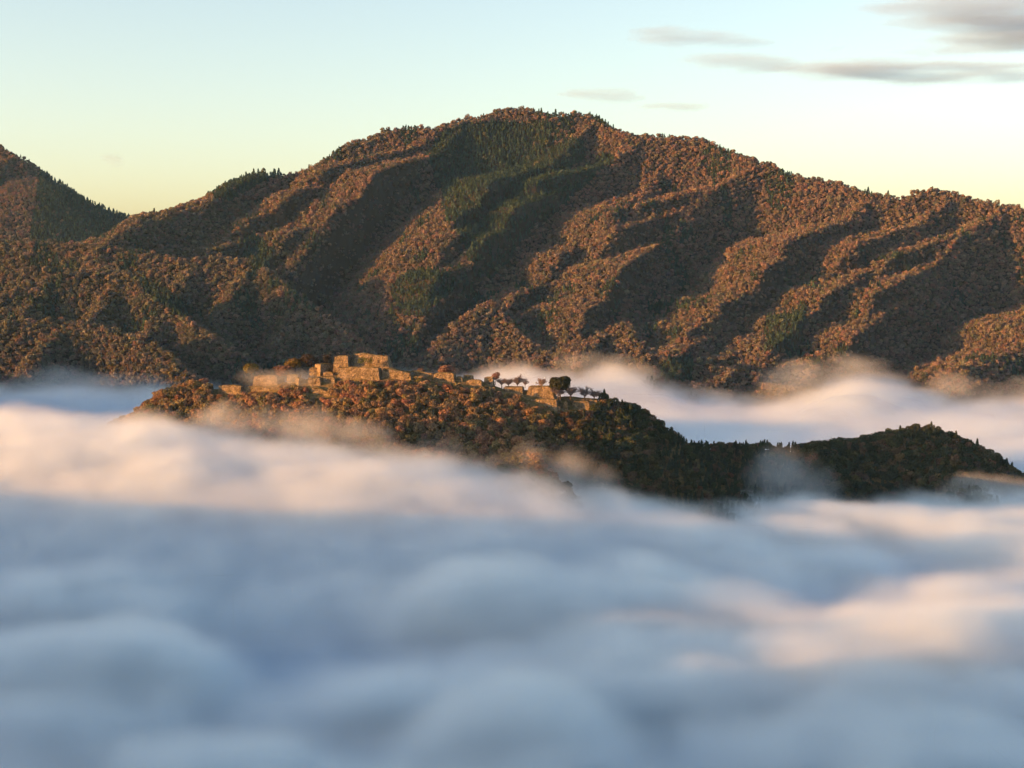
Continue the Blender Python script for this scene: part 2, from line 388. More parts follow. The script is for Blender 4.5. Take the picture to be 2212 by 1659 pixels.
CONIFERS = [[(925, 330), (975, 278), (1060, 258), (1190, 268), (1175, 320), (1250, 295), (1275, 325), (1230, 375), (1310, 335), (1330, 345), (1250, 420), (1160, 500), (1100, 560), (1060, 610), (1020, 605), (1005, 545), (960, 450)],
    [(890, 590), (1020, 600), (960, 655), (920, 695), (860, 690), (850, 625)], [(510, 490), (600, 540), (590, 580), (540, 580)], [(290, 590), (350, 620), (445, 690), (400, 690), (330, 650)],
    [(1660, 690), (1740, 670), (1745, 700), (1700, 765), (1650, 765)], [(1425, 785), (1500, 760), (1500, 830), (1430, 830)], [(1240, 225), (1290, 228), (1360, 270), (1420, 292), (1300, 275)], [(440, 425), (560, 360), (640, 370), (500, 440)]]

# the wood on the long mountain
rng = np.random.RandomState(7)
x, y = jitter_grid(-1480, 1680, 1960, 4020, 5.9, rng)
x2, y2 = jitter_grid(-1480, 1680, 1960, 4020, 5.5, rng)      # slopes carry more crowns than flat ground
st = np.hypot(bil(Zm, xs, ys, x2 + 6, y2) - bil(Zm, xs, ys, x2 - 6, y2), bil(Zm, xs, ys, x2, y2 + 6) - bil(Zm, xs, ys, x2, y2 - 6)) / 12
x, y = np.concatenate([x, x2[st > 0.85]]), np.concatenate([y, y2[st > 0.85]])
z = bil(Zm, xs, ys, x, y); zy = bil(Zm, xs, ys, x, y - 14)
px, py = project(x, y, z)
facing = (z - zy) / 14.0 > (z - ZC) / y - 0.18          # the ground seen from the camera's side, with a margin
keep = (z > 218) & (px > -260) & (px < 2480) & facing
x, y, z, px, py = x[keep], y[keep], z[keep], px[keep], py[keep]; n = len(x)
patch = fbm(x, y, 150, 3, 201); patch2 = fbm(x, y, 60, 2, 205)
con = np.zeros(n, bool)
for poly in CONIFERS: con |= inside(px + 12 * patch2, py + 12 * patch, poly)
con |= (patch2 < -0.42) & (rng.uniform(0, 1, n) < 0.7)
up = sstep(700, 350, py); left = sstep(900, 300, px)
w = np.stack([0.5 + 1.0 * up * (patch > -.1) + .6 * (patch > .25), 1.0 + 0 * px, 0.5 + 0.7 * left + 0.4 * (patch2 > .2), 0.35 + 2.2 * left + .6 * (1 - up), 0.16 + 0.7 * (patch > .3) * up, 0.12 + 0 * px, 0.12 + .2 * left, 0.05 + 0 * px], 1)
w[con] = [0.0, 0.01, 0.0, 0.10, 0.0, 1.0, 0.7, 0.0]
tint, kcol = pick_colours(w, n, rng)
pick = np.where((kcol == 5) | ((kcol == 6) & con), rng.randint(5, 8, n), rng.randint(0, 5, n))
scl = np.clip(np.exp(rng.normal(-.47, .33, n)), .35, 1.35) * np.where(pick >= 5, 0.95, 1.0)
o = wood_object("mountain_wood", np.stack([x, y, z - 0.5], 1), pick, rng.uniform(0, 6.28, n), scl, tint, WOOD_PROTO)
tag(o, "autumn wood of rust, brown and green trees covering the far mountain", "wood", kind="stuff")
print("mountain trees", n)
# and on the mountain at the left
x, y = jitter_grid(-2500, -600, 3320, 4800, 8.0, rng)
ZLg = left_h(XL, YL); z = bil(ZLg, xl, yl, x, y); zy = bil(ZLg, xl, yl, x, y - 14); px, py = project(x, y, z)
keep = (z > 300) & (px > -250) & (px < 480) & ((z - zy) / 14.0 > (z - ZC) / y - 0.15)
x, y, z, px, py = x[keep], y[keep], z[keep], px[keep], py[keep]; n = len(x)
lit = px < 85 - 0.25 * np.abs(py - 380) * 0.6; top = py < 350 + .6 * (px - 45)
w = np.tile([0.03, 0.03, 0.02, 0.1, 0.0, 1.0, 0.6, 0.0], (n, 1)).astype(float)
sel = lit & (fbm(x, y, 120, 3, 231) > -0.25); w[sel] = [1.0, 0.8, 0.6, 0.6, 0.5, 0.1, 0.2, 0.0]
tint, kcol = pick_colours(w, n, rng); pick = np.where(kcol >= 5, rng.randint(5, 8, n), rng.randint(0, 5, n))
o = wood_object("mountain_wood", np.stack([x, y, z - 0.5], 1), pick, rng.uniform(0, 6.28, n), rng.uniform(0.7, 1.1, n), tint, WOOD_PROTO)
tag(o, "dense evergreen wood with a rust autumn patch on the steep mountain at the left edge", "wood", kind="stuff")
# trees added along the unseen shading hillside's crest to blur its shadow edge
x, y = jitter_grid(-960, -850, -100, 1150, 9.0, rng); z = np.maximum(ridges_height(x, y, CAST) + 8 * fbm(x, y, 120, 3, 63), 150); n = len(x)
tint, kcol = pick_colours(np.tile([1.0, 1, .5, .5, .2, .3, .3, 0], (n, 1)), n, rng)
o = wood_object("hillside_wood", np.stack([x, y, z - 6.0], 1), rng.randint(0, 8, n), rng.uniform(0, 6.28, n), rng.uniform(0.7, 2.3, n), tint, WOOD_PROTO)
tag(o, "trees added on the crest of the unseen hillside, blurring its shadow", "wood", kind="stuff")

# ------------------------------------------------------------------ fog
fx = np.arange(-1700, 1701, 10.0); fy = np.arange(240, 3541, 10.0)
FX, FY = np.meshgrid(fx, fy, indexing='ij')
def UF(px, py, z=234.0):
    v = (829.5 - py) / F
    Yd = (z - ZC) * (math.cos(PITCH) + v * math.sin(PITCH)) / (-math.sin(PITCH) + v * math.cos(PITCH))
    return U(px, py, Yd)
BUMPS = [(1130, 1235, 95, 40, 15), (1330, 1200, 70, 30, 9), (1010, 1250, 60, 28, 7), (1110, 1480, 52, 30, 15), (1000, 1500, 50, 22, 6), (200, 1385, 80, 34, 16), (360, 1370, 45, 24, 10), (40, 1250, 70, 30, 12), (200, 1225, 60, 26, 7),
    (1960, 1345, 80, 34, 15), (2150, 1310, 70, 30, 12), (1780, 1400, 60, 28, 8), (800, 1430, 34, 22, 9), (1700, 1510, 60, 26, 9), (2150, 1420, 70, 30, 8), (560, 1540, 60, 30, 5), (1350, 1330, 60, 26, 7),
    (250, 1130, 160, 26, 9), (600, 1150, 150, 26, 7), (1900, 1180, 90, 40, -8), (1350, 1150, 90, 30, -9), (620, 1330, 80, 30, -9), (520, 1500, 90, 40, -8), (1500, 1290, 60, 30, -8), (1600, 1140, 60, 20, 6)]
FARB = []
FLINE = np.array([(-400, 790), (60, 783), (180, 780), (290, 788), (400, 794), (480, 803), (700, 805), (900, 797), (960, 790), (1050, 785), (1150, 775), (1250, 787), (1330, 784), (1400, 800), (1480, 828), (1600, 848), (1700, 838), (1790, 812), (1860, 806), (1920, 815), (1990, 832), (2100, 856), (2600, 860)], float)
BUMPS = [(*UF(a, b)[:2], c, d, e) for a, b, c, d, e in BUMPS + FARB]
def fog_field(x, y):
    """height of the fog top, and how deep the fog is before it turns opaque"""
    near = 1 - sstep(1300, 1600, y)
    bl = np.abs(fbm(x * 0.85 + 0.2 * y, y, 85, 2, 171)) * 2.2
    n1 = 1.25 * fbm(x * 0.75 + 0.15 * y, y, 58, 4, 71); n2 = fbm(x * 0.6, y, 210, 3, 75)
    b = np.zeros_like(x)
    for bx, by, sx, sy, a in BUMPS: b = b + a / 13.0 * np.exp(-((x - bx) / (sx * 0.72)) ** 2 - ((y - by) / (sy * 1.05)) ** 2)
    t = 226 + (4 * bl + 4 * n1) + 5 * n2 + 13 * b * near
    bank = ridges_height(x, y, [([U(px, py, D) for px, py, D in BANK], 0.36, 40)]) + 6 + 6 * fbm(x * 0.7, y, 70, 3, 79)
    onbank = sstep(-14, 6, bank - t)
    t = np.maximum(t, bank) + 4 * np.exp(-((t - bank) / 12) ** 2)
    t = t - 15 * sstep(150, 420, x) * sstep(1120, 1300, y) * (1 - sstep(1500, 1700, y))
    py = np.interp(1106 + F * x / y, FLINE[:, 0], FLINE[:, 1]); Df = 2480 + (800 - py) * 1.7
    zt = ZC - (py - 607) / F * Df + 16 * fbm(x, y, 95, 4, 81) + 2
    Df = Df - 390 * (1 - sstep(560, 760, 1106 + F * x / y)); s_ = sstep(-520, -110, y - Df); t = t * (1 - s_) + zt * s_
    thick = np.clip(0.42 + 1.1 * b + 1.15 * n1 + 0.6 * n2, 0.08, 1.0) * near * (1 - onbank) + 0.5 * onbank + 0.22 * (1 - near) * (1 - onbank)
    depth = 42 - 8 * onbank - 10 * (1 - near)
    return t, depth, np.clip(thick, 0.1, 1)
BANK = [(-500, 880, 1180), (-150, 888, 1180), (100, 900, 1175), (300, 912, 1170), (500, 945, 1165), (700, 956, 1158), (900, 980, 1150), (1100, 1022, 1145), (1220, 1050, 1140), (1320, 1095, 1135)]
FT, FDEEP, FTHICK = fog_field(FX, FY)
core = grid_mesh("fog", fx, fy, FT - FDEEP, M_fogcore)
at = core.attributes.new("top", 'FLOAT', 'POINT'); at.data.foreach_set("value", FT.ravel().astype(np.float32))
at = core.attributes.new("thick", 'FLOAT', 'POINT'); at.data.foreach_set("value", FTHICK.ravel().astype(np.float32))
tag(link("fog", core), "sea of white fog filling the valley round the hill", "fog", kind="stuff")

def volume_mat(name, col, dens, aniso=0.0):
    m, nt, out = mat_new(name)
    v = nt.nodes.new("ShaderNodeVolumePrincipled"); v.inputs["Color"].default_value = (*col, 1)
    v.inputs["Density"].default_value = dens; v.inputs["Density Attribute"].default_value = "density"; v.inputs["Anisotropy"].default_value = aniso
    nt.links.new(v.outputs[0], out.inputs["Volume"]); return m
M_mist = volume_mat("mist", (0.86, 0.935, 0.99), 0.18, 0.38)

class NB:
    """small helper that wires math nodes"""
    def __init__(s, nt): s.nt = nt
    def m(s, op, a, b=None, c=None):
        n = s.nt.nodes.new("ShaderNodeMath"); n.operation = op
        for k, v in enumerate((a, b, c)):
            if v is None: continue
            if isinstance(v, (int, float)): n.inputs[k].default_value = v
            else: s.nt.links.new(v, n.inputs[k])
        return n.outputs[0]

def mist_object(name, me, x0, y0, step, nx, ny, lo, hi, res, amp, soft, mat, scale):
    ng = bpy.data.node_groups.new(name, 'GeometryNodeTree')
    ng.interface.new_socket("Geometry", in_out='INPUT', socket_type='NodeSocketGeometry')
    ng.interface.new_socket("Geometry", in_out='OUTPUT', socket_type='NodeSocketGeometry')
    N = ng.nodes.new; Lk = ng.links.new; B = NB(ng)
    gi = N("NodeGroupInput"); go = N("NodeGroupOutput")
    pos = N("GeometryNodeInputPosition"); sp = N("ShaderNodeSeparateXYZ"); Lk(pos.outputs[0], sp.inputs[0])
    fx_ = B.m('DIVIDE', B.m('SUBTRACT', sp.outputs[0], x0), step); fy_ = B.m('DIVIDE', B.m('SUBTRACT', sp.outputs[1], y0), step)
    ix = B.m('MINIMUM', B.m('MAXIMUM', B.m('FLOOR', fx_), 0), nx - 2); iy = B.m('MINIMUM', B.m('MAXIMUM', B.m('FLOOR', fy_), 0), ny - 2)
    tx = B.m('SUBTRACT', fx_, ix); ty = B.m('SUBTRACT', fy_, iy)
    na = N("GeometryNodeInputNamedAttribute"); na.data_type = 'FLOAT'; na.inputs[0].default_value = "top"
    nt_ = N("GeometryNodeInputNamedAttribute"); nt_.data_type = 'FLOAT'; nt_.inputs[0].default_value = "thick"
    def samp(dx, dy, na=na):
        s = N("GeometryNodeSampleIndex"); s.data_type = 'FLOAT'; s.domain = 'POINT'; s.clamp = True
        Lk(gi.outputs[0], s.inputs["Geometry"]); Lk(na.outputs[0], s.inputs["Value"])
        idx = B.m('ADD', B.m('MULTIPLY', B.m('ADD', ix, dx), ny), B.m('ADD', iy, dy)); Lk(idx, s.inputs["Index"])
        return s.outputs[0]
    def lerp(a, b, t): return B.m('ADD', a, B.m('MULTIPLY', B.m('SUBTRACT', b, a), t))
    top = lerp(lerp(samp(0, 0), samp(1, 0), tx), lerp(samp(0, 1), samp(1, 1), tx), ty)
    thick = lerp(lerp(samp(0, 0, nt_), samp(1, 0, nt_), tx), lerp(samp(0, 1, nt_), samp(1, 1, nt_), tx), ty)
    mp = N("ShaderNodeVectorMath"); mp.operation = 'MULTIPLY'; mp.inputs[1].default_value = scale; Lk(pos.outputs[0], mp.inputs[0])
    no = N("ShaderNodeTexNoise"); no.noise_dimensions = '3D'; no.inputs["Scale"].default_value = 1.0; no.inputs["Detail"].default_value = 5; no.inputs["Roughness"].default_value = 0.6
    Lk(mp.outputs[0], no.inputs["Vector"])
    d = B.m('SUBTRACT', B.m('ADD', top, B.m('MULTIPLY', B.m('SUBTRACT', no.outputs[0], 0.5), amp)), sp.outputs[2])
    q = B.m('MINIMUM', B.m('MAXIMUM', B.m('DIVIDE', d, soft), 0), 1)
    dens = B.m('MULTIPLY', B.m('POWER', q, 1.6), thick)
    vc = N("GeometryNodeVolumeCube"); Lk(dens, vc.inputs["Density"])
    vc.inputs["Min"].default_value = lo; vc.inputs["Max"].default_value = hi
    for k, n in zip(("Resolution X", "Resolution Y", "Resolution Z"), res): vc.inputs[k].default_value = n
    sm = N("GeometryNodeSetMaterial"); sm.inputs["Material"].default_value = mat
    Lk(vc.outputs[0], sm.inputs[0]); Lk(sm.outputs[0], go.inputs[0])
    o = link(name, me); md = o.modifiers.new("mist", 'NODES'); md.node_group = ng
    return o
nx, ny = len(fx), len(fy)
core_v = core.copy(); core_v.materials.clear(); core_v.materials.append(M_mist)
o = mist_object("mist", core_v, fx[0], fy[0], 10.0, nx, ny, (-660, 300, 185), (660, 1460, 320), (331, 291, 46), 36, 28, M_mist, (0.018, 0.022, 0.034))
tag(o, "soft top of the near fog, drifting over the slope of the castle hill", "mist", kind="stuff")
o = mist_object("mist", core_v, fx[0], fy[0], 10.0, nx, ny, (-1400, 1460, 185), (1400, 3300, 320), (350, 230, 24), 48, 34, M_mist, (0.008, 0.012, 0.02))
tag(o, "soft top of the far fog lapping at the foot of the mountain", "mist", kind="stuff")

# ------------------------------------------------------------------ the castle ruins
def stone_mat():
    m, nt, out = mat_new("weathered castle stone"); N = nt.nodes.new; K = nt.links.new
    tc = N("ShaderNodeTexCoord"); v = N("ShaderNodeTexVoronoi"); v.inputs["Scale"].default_value = 1.15; K(tc.outputs["Object"], v.inputs["Vector"])
    e = N("ShaderNodeTexVoronoi"); e.feature = 'DISTANCE_TO_EDGE'; e.inputs["Scale"].default_value = 1.15; K(tc.outputs["Object"], e.inputs["Vector"])
    n = N("ShaderNodeTexNoise"); n.inputs["Scale"].default_value = 0.16; n.inputs["Detail"].default_value = 5; K(tc.outputs["Object"], n.inputs["Vector"])
    r = N("ShaderNodeValToRGB"); cr = r.color_ramp
    cr.elements[0].position = 0.1; cr.elements[0].color = (.10, .078, .054, 1); cr.elements[1].position = 0.9; cr.elements[1].color = (.27, .205, .14, 1)
    e2 = cr.elements.new(0.5); e2.color = (.19, .145, .098, 1)
    sx = N("ShaderNodeSeparateColor"); K(v.outputs["Color"], sx.inputs[0]); K(sx.outputs[0], r.inputs[0])
    r2 = N("ShaderNodeValToRGB"); r2.color_ramp.elements[0].position = 0.36; r2.color_ramp.elements[0].color = (.48, .47, .36, 1); r2.color_ramp.elements[1].position = 0.58; r2.color_ramp.elements[1].color = (1, 1, 1, 1); K(n.outputs[0], r2.inputs[0])
    mu = N("ShaderNodeMixRGB"); mu.blend_type = 'MULTIPLY'; mu.inputs[0].default_value = 0.8; K(r.outputs[0], mu.inputs[1]); K(r2.outputs[0], mu.inputs[2])
    j = N("ShaderNodeMapRange"); j.inputs[1].default_value = 0.0; j.inputs[2].default_value = 0.10; j.inputs[3].default_value = 0.6; j.inputs[4].default_value = 1.0; K(e.outputs[0], j.inputs[0])
    m2 = N("ShaderNodeMixRGB"); m2.blend_type = 'MULTIPLY'; m2.inputs[0].default_value = 1.0; K(mu.outputs[0], m2.inputs[1]); K(j.outputs[0], m2.inputs[2])
    b = N("ShaderNodeBsdfPrincipled"); b.inputs["Roughness"].default_value = 0.95; b.inputs["Specular IOR Level"].default_value = 0.15; K(m2.outputs[0], b.inputs[0])
    bp = N("ShaderNodeBump"); bp.inputs["Strength"].default_value = 0.7; bp.inputs["Distance"].default_value = 0.3; K(e.outputs[0], bp.inputs["Height"]); K(bp.outputs[0], b.inputs["Normal"])
    K(b.outputs[0], out.inputs[0]); return m
def grass_mat():
    m, nt, out = mat_new("dry autumn grass"); N = nt.nodes.new; K = nt.links.new
    tc = N("ShaderNodeTexCoord"); n = N("ShaderNodeTexNoise"); n.inputs["Scale"].default_value = 0.35; n.inputs["Detail"].default_value = 6; K(tc.outputs["Object"], n.inputs["Vector"])
    r = N("ShaderNodeValToRGB"); r.color_ramp.elements[0].position = .35; r.color_ramp.elements[0].color = (.075, .06, .028, 1); r.color_ramp.elements[1].position = .7; r.color_ramp.elements[1].color = (.17, .125, .06, 1); K(n.outputs[0], r.inputs[0])
    b = N("ShaderNodeBsdfDiffuse"); K(r.outputs[0], b.inputs[0]); K(b.outputs[0], out.inputs[0]); return m
M_stone = stone_mat(); M_grass = grass_mat(); castle_hill.data.materials[0] = M_grass

def rampart(label, pxL, pxR, top, bot, near=12, skew=0.15, deep=12.0, batter=0.12, topR=None, stepL=0.0, cat="stone wall", group="ruined castle walls", crumble=0.35, seed=0):
    """a terrace of dry stone: battered front and sides with rough courses, crumbling rim, turf on top"""
    rng = np.random.RandomState(seed + int(pxL))
    pm = 0.5 * (pxL + pxR); zb = 0
    for nr in np.arange(-8, 60, 1.0):                      # stand the front where the hill comes down to its foot
        Dn = HDIST(pm) - nr; p = U(pm, bot - 3, Dn); g = float(hill_h(np.array([p[0]]), np.array([Dn]))[0])
        if nr >= 0 and g <= p[2]: near = max(near, nr) if near > 0 else near; break
    D = HDIST(pm) - near; topR = top if topR is None else topR
    wdt = (pxR - pxL) / F * D; dD = -skew * wdt
    xL, xR = (pxL - 1106) / F * D, (pxR - 1106) / F * D
    zL, zR, zb = U(pxL, top, D)[2], U(pxR, topR, D)[2], U(pxL, bot, D)[2] - 5.0
    yL, yR = D - dD * .5, D + dD * .5
    root = link("castle_wall", None); root.location = ((xL + xR) / 2, D, zb)
    ox, oy, oz = root.location
    nrm = Vector((dD, -wdt, 0)).normalized(); tan = Vector((wdt, dD, 0)).normalized()
    # rings of the outline from the foot to the rim, each pulled in by the batter
    def outline(inset, n_front, n_side):
        a = Vector((xL, yL, 0)) + tan * inset - nrm * inset; b = Vector((xR, yR, 0)) - tan * inset - nrm * inset
        c = b - nrm * (deep - inset * 2); d = a - nrm * (deep - inset * 2); P = []
        for p, q, n in ((a, b, n_front), (b, c, n_side), (c, d, n_front), (d, a, n_side)):
            P += [p.lerp(q, k / n) for k in range(n)]
        return P
    nf = max(3, int(wdt / 1.6)); ns = max(3, int(deep / 2.2)); Hm = max(zL, zR) - zb; rows = max(3, int(Hm / 1.3))
    def height(p): t = (p - Vector((xL, yL, 0))).dot(tan) / max(wdt, .1); return zL + (zR - zL) * min(max(t, 0), 1)
    V, Fc = [], []; n_ring = 2 * (nf + ns)
    base_out = outline(0, nf, ns); off = Hm * batter
    for r in range(rows + 1):
        t = r / rows
        for k, p in enumerate(outline(off * (t ** 0.75), nf, ns)):
            h = zb + (height(base_out[k]) - zb) * t
            j = rng.normal(size=3) * np.array([.16, .16, .10])
            if r == rows: j[2] -= abs(rng.normal()) * crumble + 0.3 * (1 + math.sin(k * 0.7 + pxL)) * (math.sin(k * .23 + top) > 0)
            V.append((p.x - ox + j[0], p.y - oy + j[1], h - oz + j[2]))
    for r in range(rows):
        for k in range(n_ring):
            k2 = (k + 1) % n_ring; Fc.append((r * n_ring + k, r * n_ring + k2, (r + 1) * n_ring + k2, (r + 1) * n_ring + k))
    link("masonry", new_mesh("masonry", V, Fc, M_stone), root)
    # turf
    V2, F2 = [], []; rim = outline(off + 0.25, nf, ns); cx, cy_ = sum(p.x for p in rim) / n_ring, sum(p.y for p in rim) / n_ring
    for f in (1.0, 0.72, 0.4):
        for k, p in enumerate(rim):
            q = (cx + (p.x - cx) * f, cy_ + (p.y - cy_) * f)
            V2.append((q[0] - ox, q[1] - oy, height(base_out[k]) - oz - (.95 if f == 1.0 else .15) + (1 - f) * 0.5 + rng.normal() * .12))
    V2.append((cx - ox, cy_ - oy, (zL + zR) / 2 - oz + .4))
    for r in range(2):
        for k in range(n_ring):
            k2 = (k + 1) % n_ring; F2.append((r * n_ring + k, r * n_ring + k2, (r + 1) * n_ring + k2, (r + 1) * n_ring + k))
    for k in range(n_ring): F2.append((2 * n_ring + k, 2 * n_ring + (k + 1) % n_ring, 3 * n_ring))
    link("turf", new_mesh("turf", V2, F2, M_grass), root)
    tag(root, label, cat, group)
    WALL_RECTS.append((pxL, pxR, min(top, topR), bot, D)); FOOT.append((pxL, pxR, D, deep))
    return root
WALL_RECTS = []; FOOT = []
rampart("long low pale wall at the left end of the hill top, taller half by the open slope", 465, 521, 833, 853, 16, seed=1)
rampart("lower continuation of the long pale wall at the hill's left end, behind green bushes", 521, 599, 836, 848, 15, seed=2)
rampart("mist-veiled pale wall above the long low wall at the left of the ruins", 542, 599, 812, 831, 4, deep=14, seed=3)
rampart("short bright wall between two dark gateways left of the keep", 614, 645, 810, 831, 6, deep=14, seed=4)
rampart("bright corner wall right of the dark gateway, below the stepped tower base", 659, 693, 816, 836, 8, deep=14, seed=5)
rampart("ochre stepped tower base above the bright corner wall", 662, 696, 794, 820, -4, deep=14, seed=6)
rampart("detached pale wall sloping down to a corner, lowest of the left ruins", 667, 715, 836, 860, 20, topR=845, deep=12, seed=7)
rampart("shaded grey brown wall tucked against the left side of the keep", 693, 724, 786, 815, -8, skew=-1.1, deep=12, seed=8)
rampart("small lit ledge wall at the foot of the shaded grey wall", 694, 720, 804, 817, 0, deep=6, seed=9)
rampart("tall square left block of the keep, a visitor on its top", 716, 754, 769, 802, -4, deep=15, batter=0.10, seed=10)
rampart("narrow leaning stone stair wall in the dark cleft of the keep", 753, 765, 767, 800, -8, deep=10, batter=0.14, topR=772, seed=11)
rampart("highest block of the keep, trapezoid with a bush growing on its face", 750, 846, 764, 800, -6, deep=20, batter=0.27, topR=769, seed=12)
rampart("broad lower base of the keep under its two blocks", 722, 822, 794, 822, 10, deep=18, batter=0.18, seed=13)
rampart("sloping terrace wall running down right from the keep", 820, 889, 796, 822, 6, topR=804, deep=16, seed=14)
rampart("low mid-ridge wall half way along the ridge, rounded and pale", 932, 983, 806, 828, 4, deep=14, seed=15)
rampart("small square wall block standing on the ridge right of the rounded wall", 997, 1022, 811, 824, -2, deep=9, seed=16)
rampart("low ledge wall below the small square block on the ridge", 1004, 1042, 821, 837, 6, deep=10, seed=17)
rampart("narrow upright wall end beside the low ledge wall", 1042, 1067, 815, 835, 3, deep=11, seed=18)
rampart("thin rosy wall below the leafless grey trees, left of the big bastion", 1084, 1131, 836, 853, 6, deep=14, seed=19)
rampart("big trapezoid bastion left of the dark round pine", 1128, 1203, 836, 866, 10, deep=26, batter=0.30, seed=20)
rampart("bright lower step under the big trapezoid bastion", 1143, 1205, 863, 879, 18, deep=10, seed=21)
rampart("short dim wall right under the bright lower step of the bastion", 1189, 1212, 877, 889, 22, deep=7, seed=22)
rampart("narrow pale upright wall below the dark round pine", 1214, 1228, 867, 889, 16, deep=9, seed=23)
rampart("last dim ochre wall at the right end of the ruins", 1232, 1276, 867, 887, 14, deep=14, seed=24)

rampart("long low curtain wall stepping down between the keep's terrace and mid ridge", 884, 936, 801, 814, 2, topR=806, deep=8, seed=31)
rampart("low sill of wall joining the rounded wall and the small square block", 981, 1000, 814, 827, 2, deep=7, seed=32)
rampart("low turf-edged wall under the leafless trees right of the bastion", 1203, 1292, 858, 869, 8, topR=862, deep=12, seed=33)
rampart("recessed dim wall inside the first dark gateway at the left", 598, 616, 815, 831, 0, deep=8, skew=-.8, seed=34)
rampart("recessed dim wall inside the second dark gateway, left of the bright corner wall", 644, 661, 817, 833, 2, deep=8, skew=-.8, seed=35)
rampart("low broken wall on the mossy slope joining the left walls to the keep", 694, 724, 815, 830, 8, deep=8, seed=36)

# ------------------------------------------------------------------ single trees among the ruins
def tree_thing(name, label, cat, px, base, wpx, hpx, parts, tint, near=0, mat=None, bark=None, group=None, natural=(9.0, 11.0)):
    D = HDIST(px) - near; p = U(px, base, D)
    root = link(name, None); root.location = p; root.rotation_euler.z = px * 1.7
    w, h = 1.22 * wpx / F * D, 1.14 * hpx / F * D; sx, sz = w / natural[0], h / natural[1]
    (tv, tf), (cv, cf) = parts
    for nm, vs, fs, mt in (("trunk", tv, tf, bark or M_bark), ("crown", cv, cf, mat or M_leaf_o)):
        me = new_mesh(nm, [(a * sx, b * sx, c * sz) for a, b, c in vs], fs, mt)
        me.attributes.new("leaf", 'FLOAT', 'FACE').data.foreach_set("value", np.random.RandomState(int(px)).uniform(0, 1, len(fs)).astype(np.float32))
        o_ = link(nm, me, root); o_["tint"] = (float(tint[0]), float(tint[1]), float(tint[2]), 1.0)
    tag(root, label, cat, group); return root
def big(seed, n=900, leaf=0.42, R0=4.6, H0=11.0): return broadleaf(seed, n, leaf, R0, H0)
tree_thing("pine_tree", "big dark round-crowned pine standing over leafless trees right of the bastion", "tree", 1210, 860, 47, 50, broadleaf(301, 1500, 0.45, 4.5, 10.4), (.030, .034, .018), near=15)
bare_list = [("pinkish leafless tree beside the left side of the dark pine", 1170, 838, 26, 20, 0), ("grey leafless tree in front of the dark pine's trunk", 1205, 861, 34, 26, 20),
    ("grey leafless tree under the right edge of the dark pine", 1233, 861, 34, 27, 14), ("leafless tree in the gap right of the dark pine, leftmost of a pair", 1263, 863, 26, 26, 10), ("rightmost leafless tree on the terrace, at the end of the row", 1284, 864, 26, 24, 10),
    ("grey leafless tree on the terrace edge left of the big bastion", 1084, 836, 24, 20, -4), ("grey leafless tree second from the left above the thin rosy wall", 1099, 836, 24, 19, -6),
    ("tan leafless tree with the fullest crown above the thin rosy wall", 1118, 837, 22, 24, -3), ("small dark leafless tree just left of the bastion's top corner", 1134, 836, 14, 18, -3)]
for k, (lab, a, b, w_, h_, nr) in enumerate(bare_list):
    tree_thing("leafless_tree", lab, "tree", a, b, w_, h_, bare(400 + k), (.1, .1, .1), near=nr, mat=M_bark_pale, bark=M_bark, group="leafless cherry trees on the castle terraces", natural=(8.6, 7.2))
for lab, a, b, w_, h_, nr, tn, sd in [("thin rosy tree rising against the fog half way along the ridge", 966, 816, 36, 30, -10, (.17, .10, .08), 311), ("small rosy tree on the ridge against the fog, left of the leafless row", 1070, 828, 19, 24, -8, (.19, .10, .075), 312),
    ("yellow olive tree standing in mist left of the ruins", 545, 816, 32, 34, -8, (.13, .11, .035), 313), ("low rosy brown tree behind the left walls", 613, 818, 44, 28, -14, (.15, .085, .06), 314),
    ("olive and orange tree behind the left walls", 638, 808, 34, 36, -22, (.14, .10, .035), 315), ("dark brown round tree left of the keep", 672, 806, 36, 40, -24, (.045, .034, .026), 316),
    ("dark grey tree close to the keep's left side", 706, 796, 24, 31, -24, (.04, .036, .032), 317), ("dark tree at the left tip of the castle hill", 409, 846, 22, 24, 0, (.05, .048, .03), 318),
    ("small brown tree on the terrace right of the keep", 910, 808, 20, 12, -8, (.14, .09, .06), 319)]:
    tree_thing("autumn_tree", lab, "tree", a, b, w_, h_, big(sd), tn, near=nr)
# the bush on the face of the keep
rngb = np.random.RandomState(77); P, Nn = crown_points(rngb, 420, [((0, 0, 2.5), 3.0), ((4.5, .5, 3.2), 3.2), ((8.6, .2, 2.2), 2.6), ((2.2, 0, 5.2), 2.2), ((10, 1, 4.6), 1.8)])
bv, bf = [], []; leaf_quads(bv, bf, P, Nn, .5, rngb)
bm_ = new_mesh("bush", bv, bf, M_leaf_o); bm_.attributes.new("leaf", 'FLOAT', 'FACE').data.foreach_set("value", rngb.uniform(0, 1, len(bf)).astype(np.float32))
bo = link("bush", bm_); bo.location = U(779, 786, HDIST(790) - 2); bo["tint"] = (.10, .105, .03, 1.0)
tag(bo, "yellow green bush growing on the face of the keep's highest block", "bush")

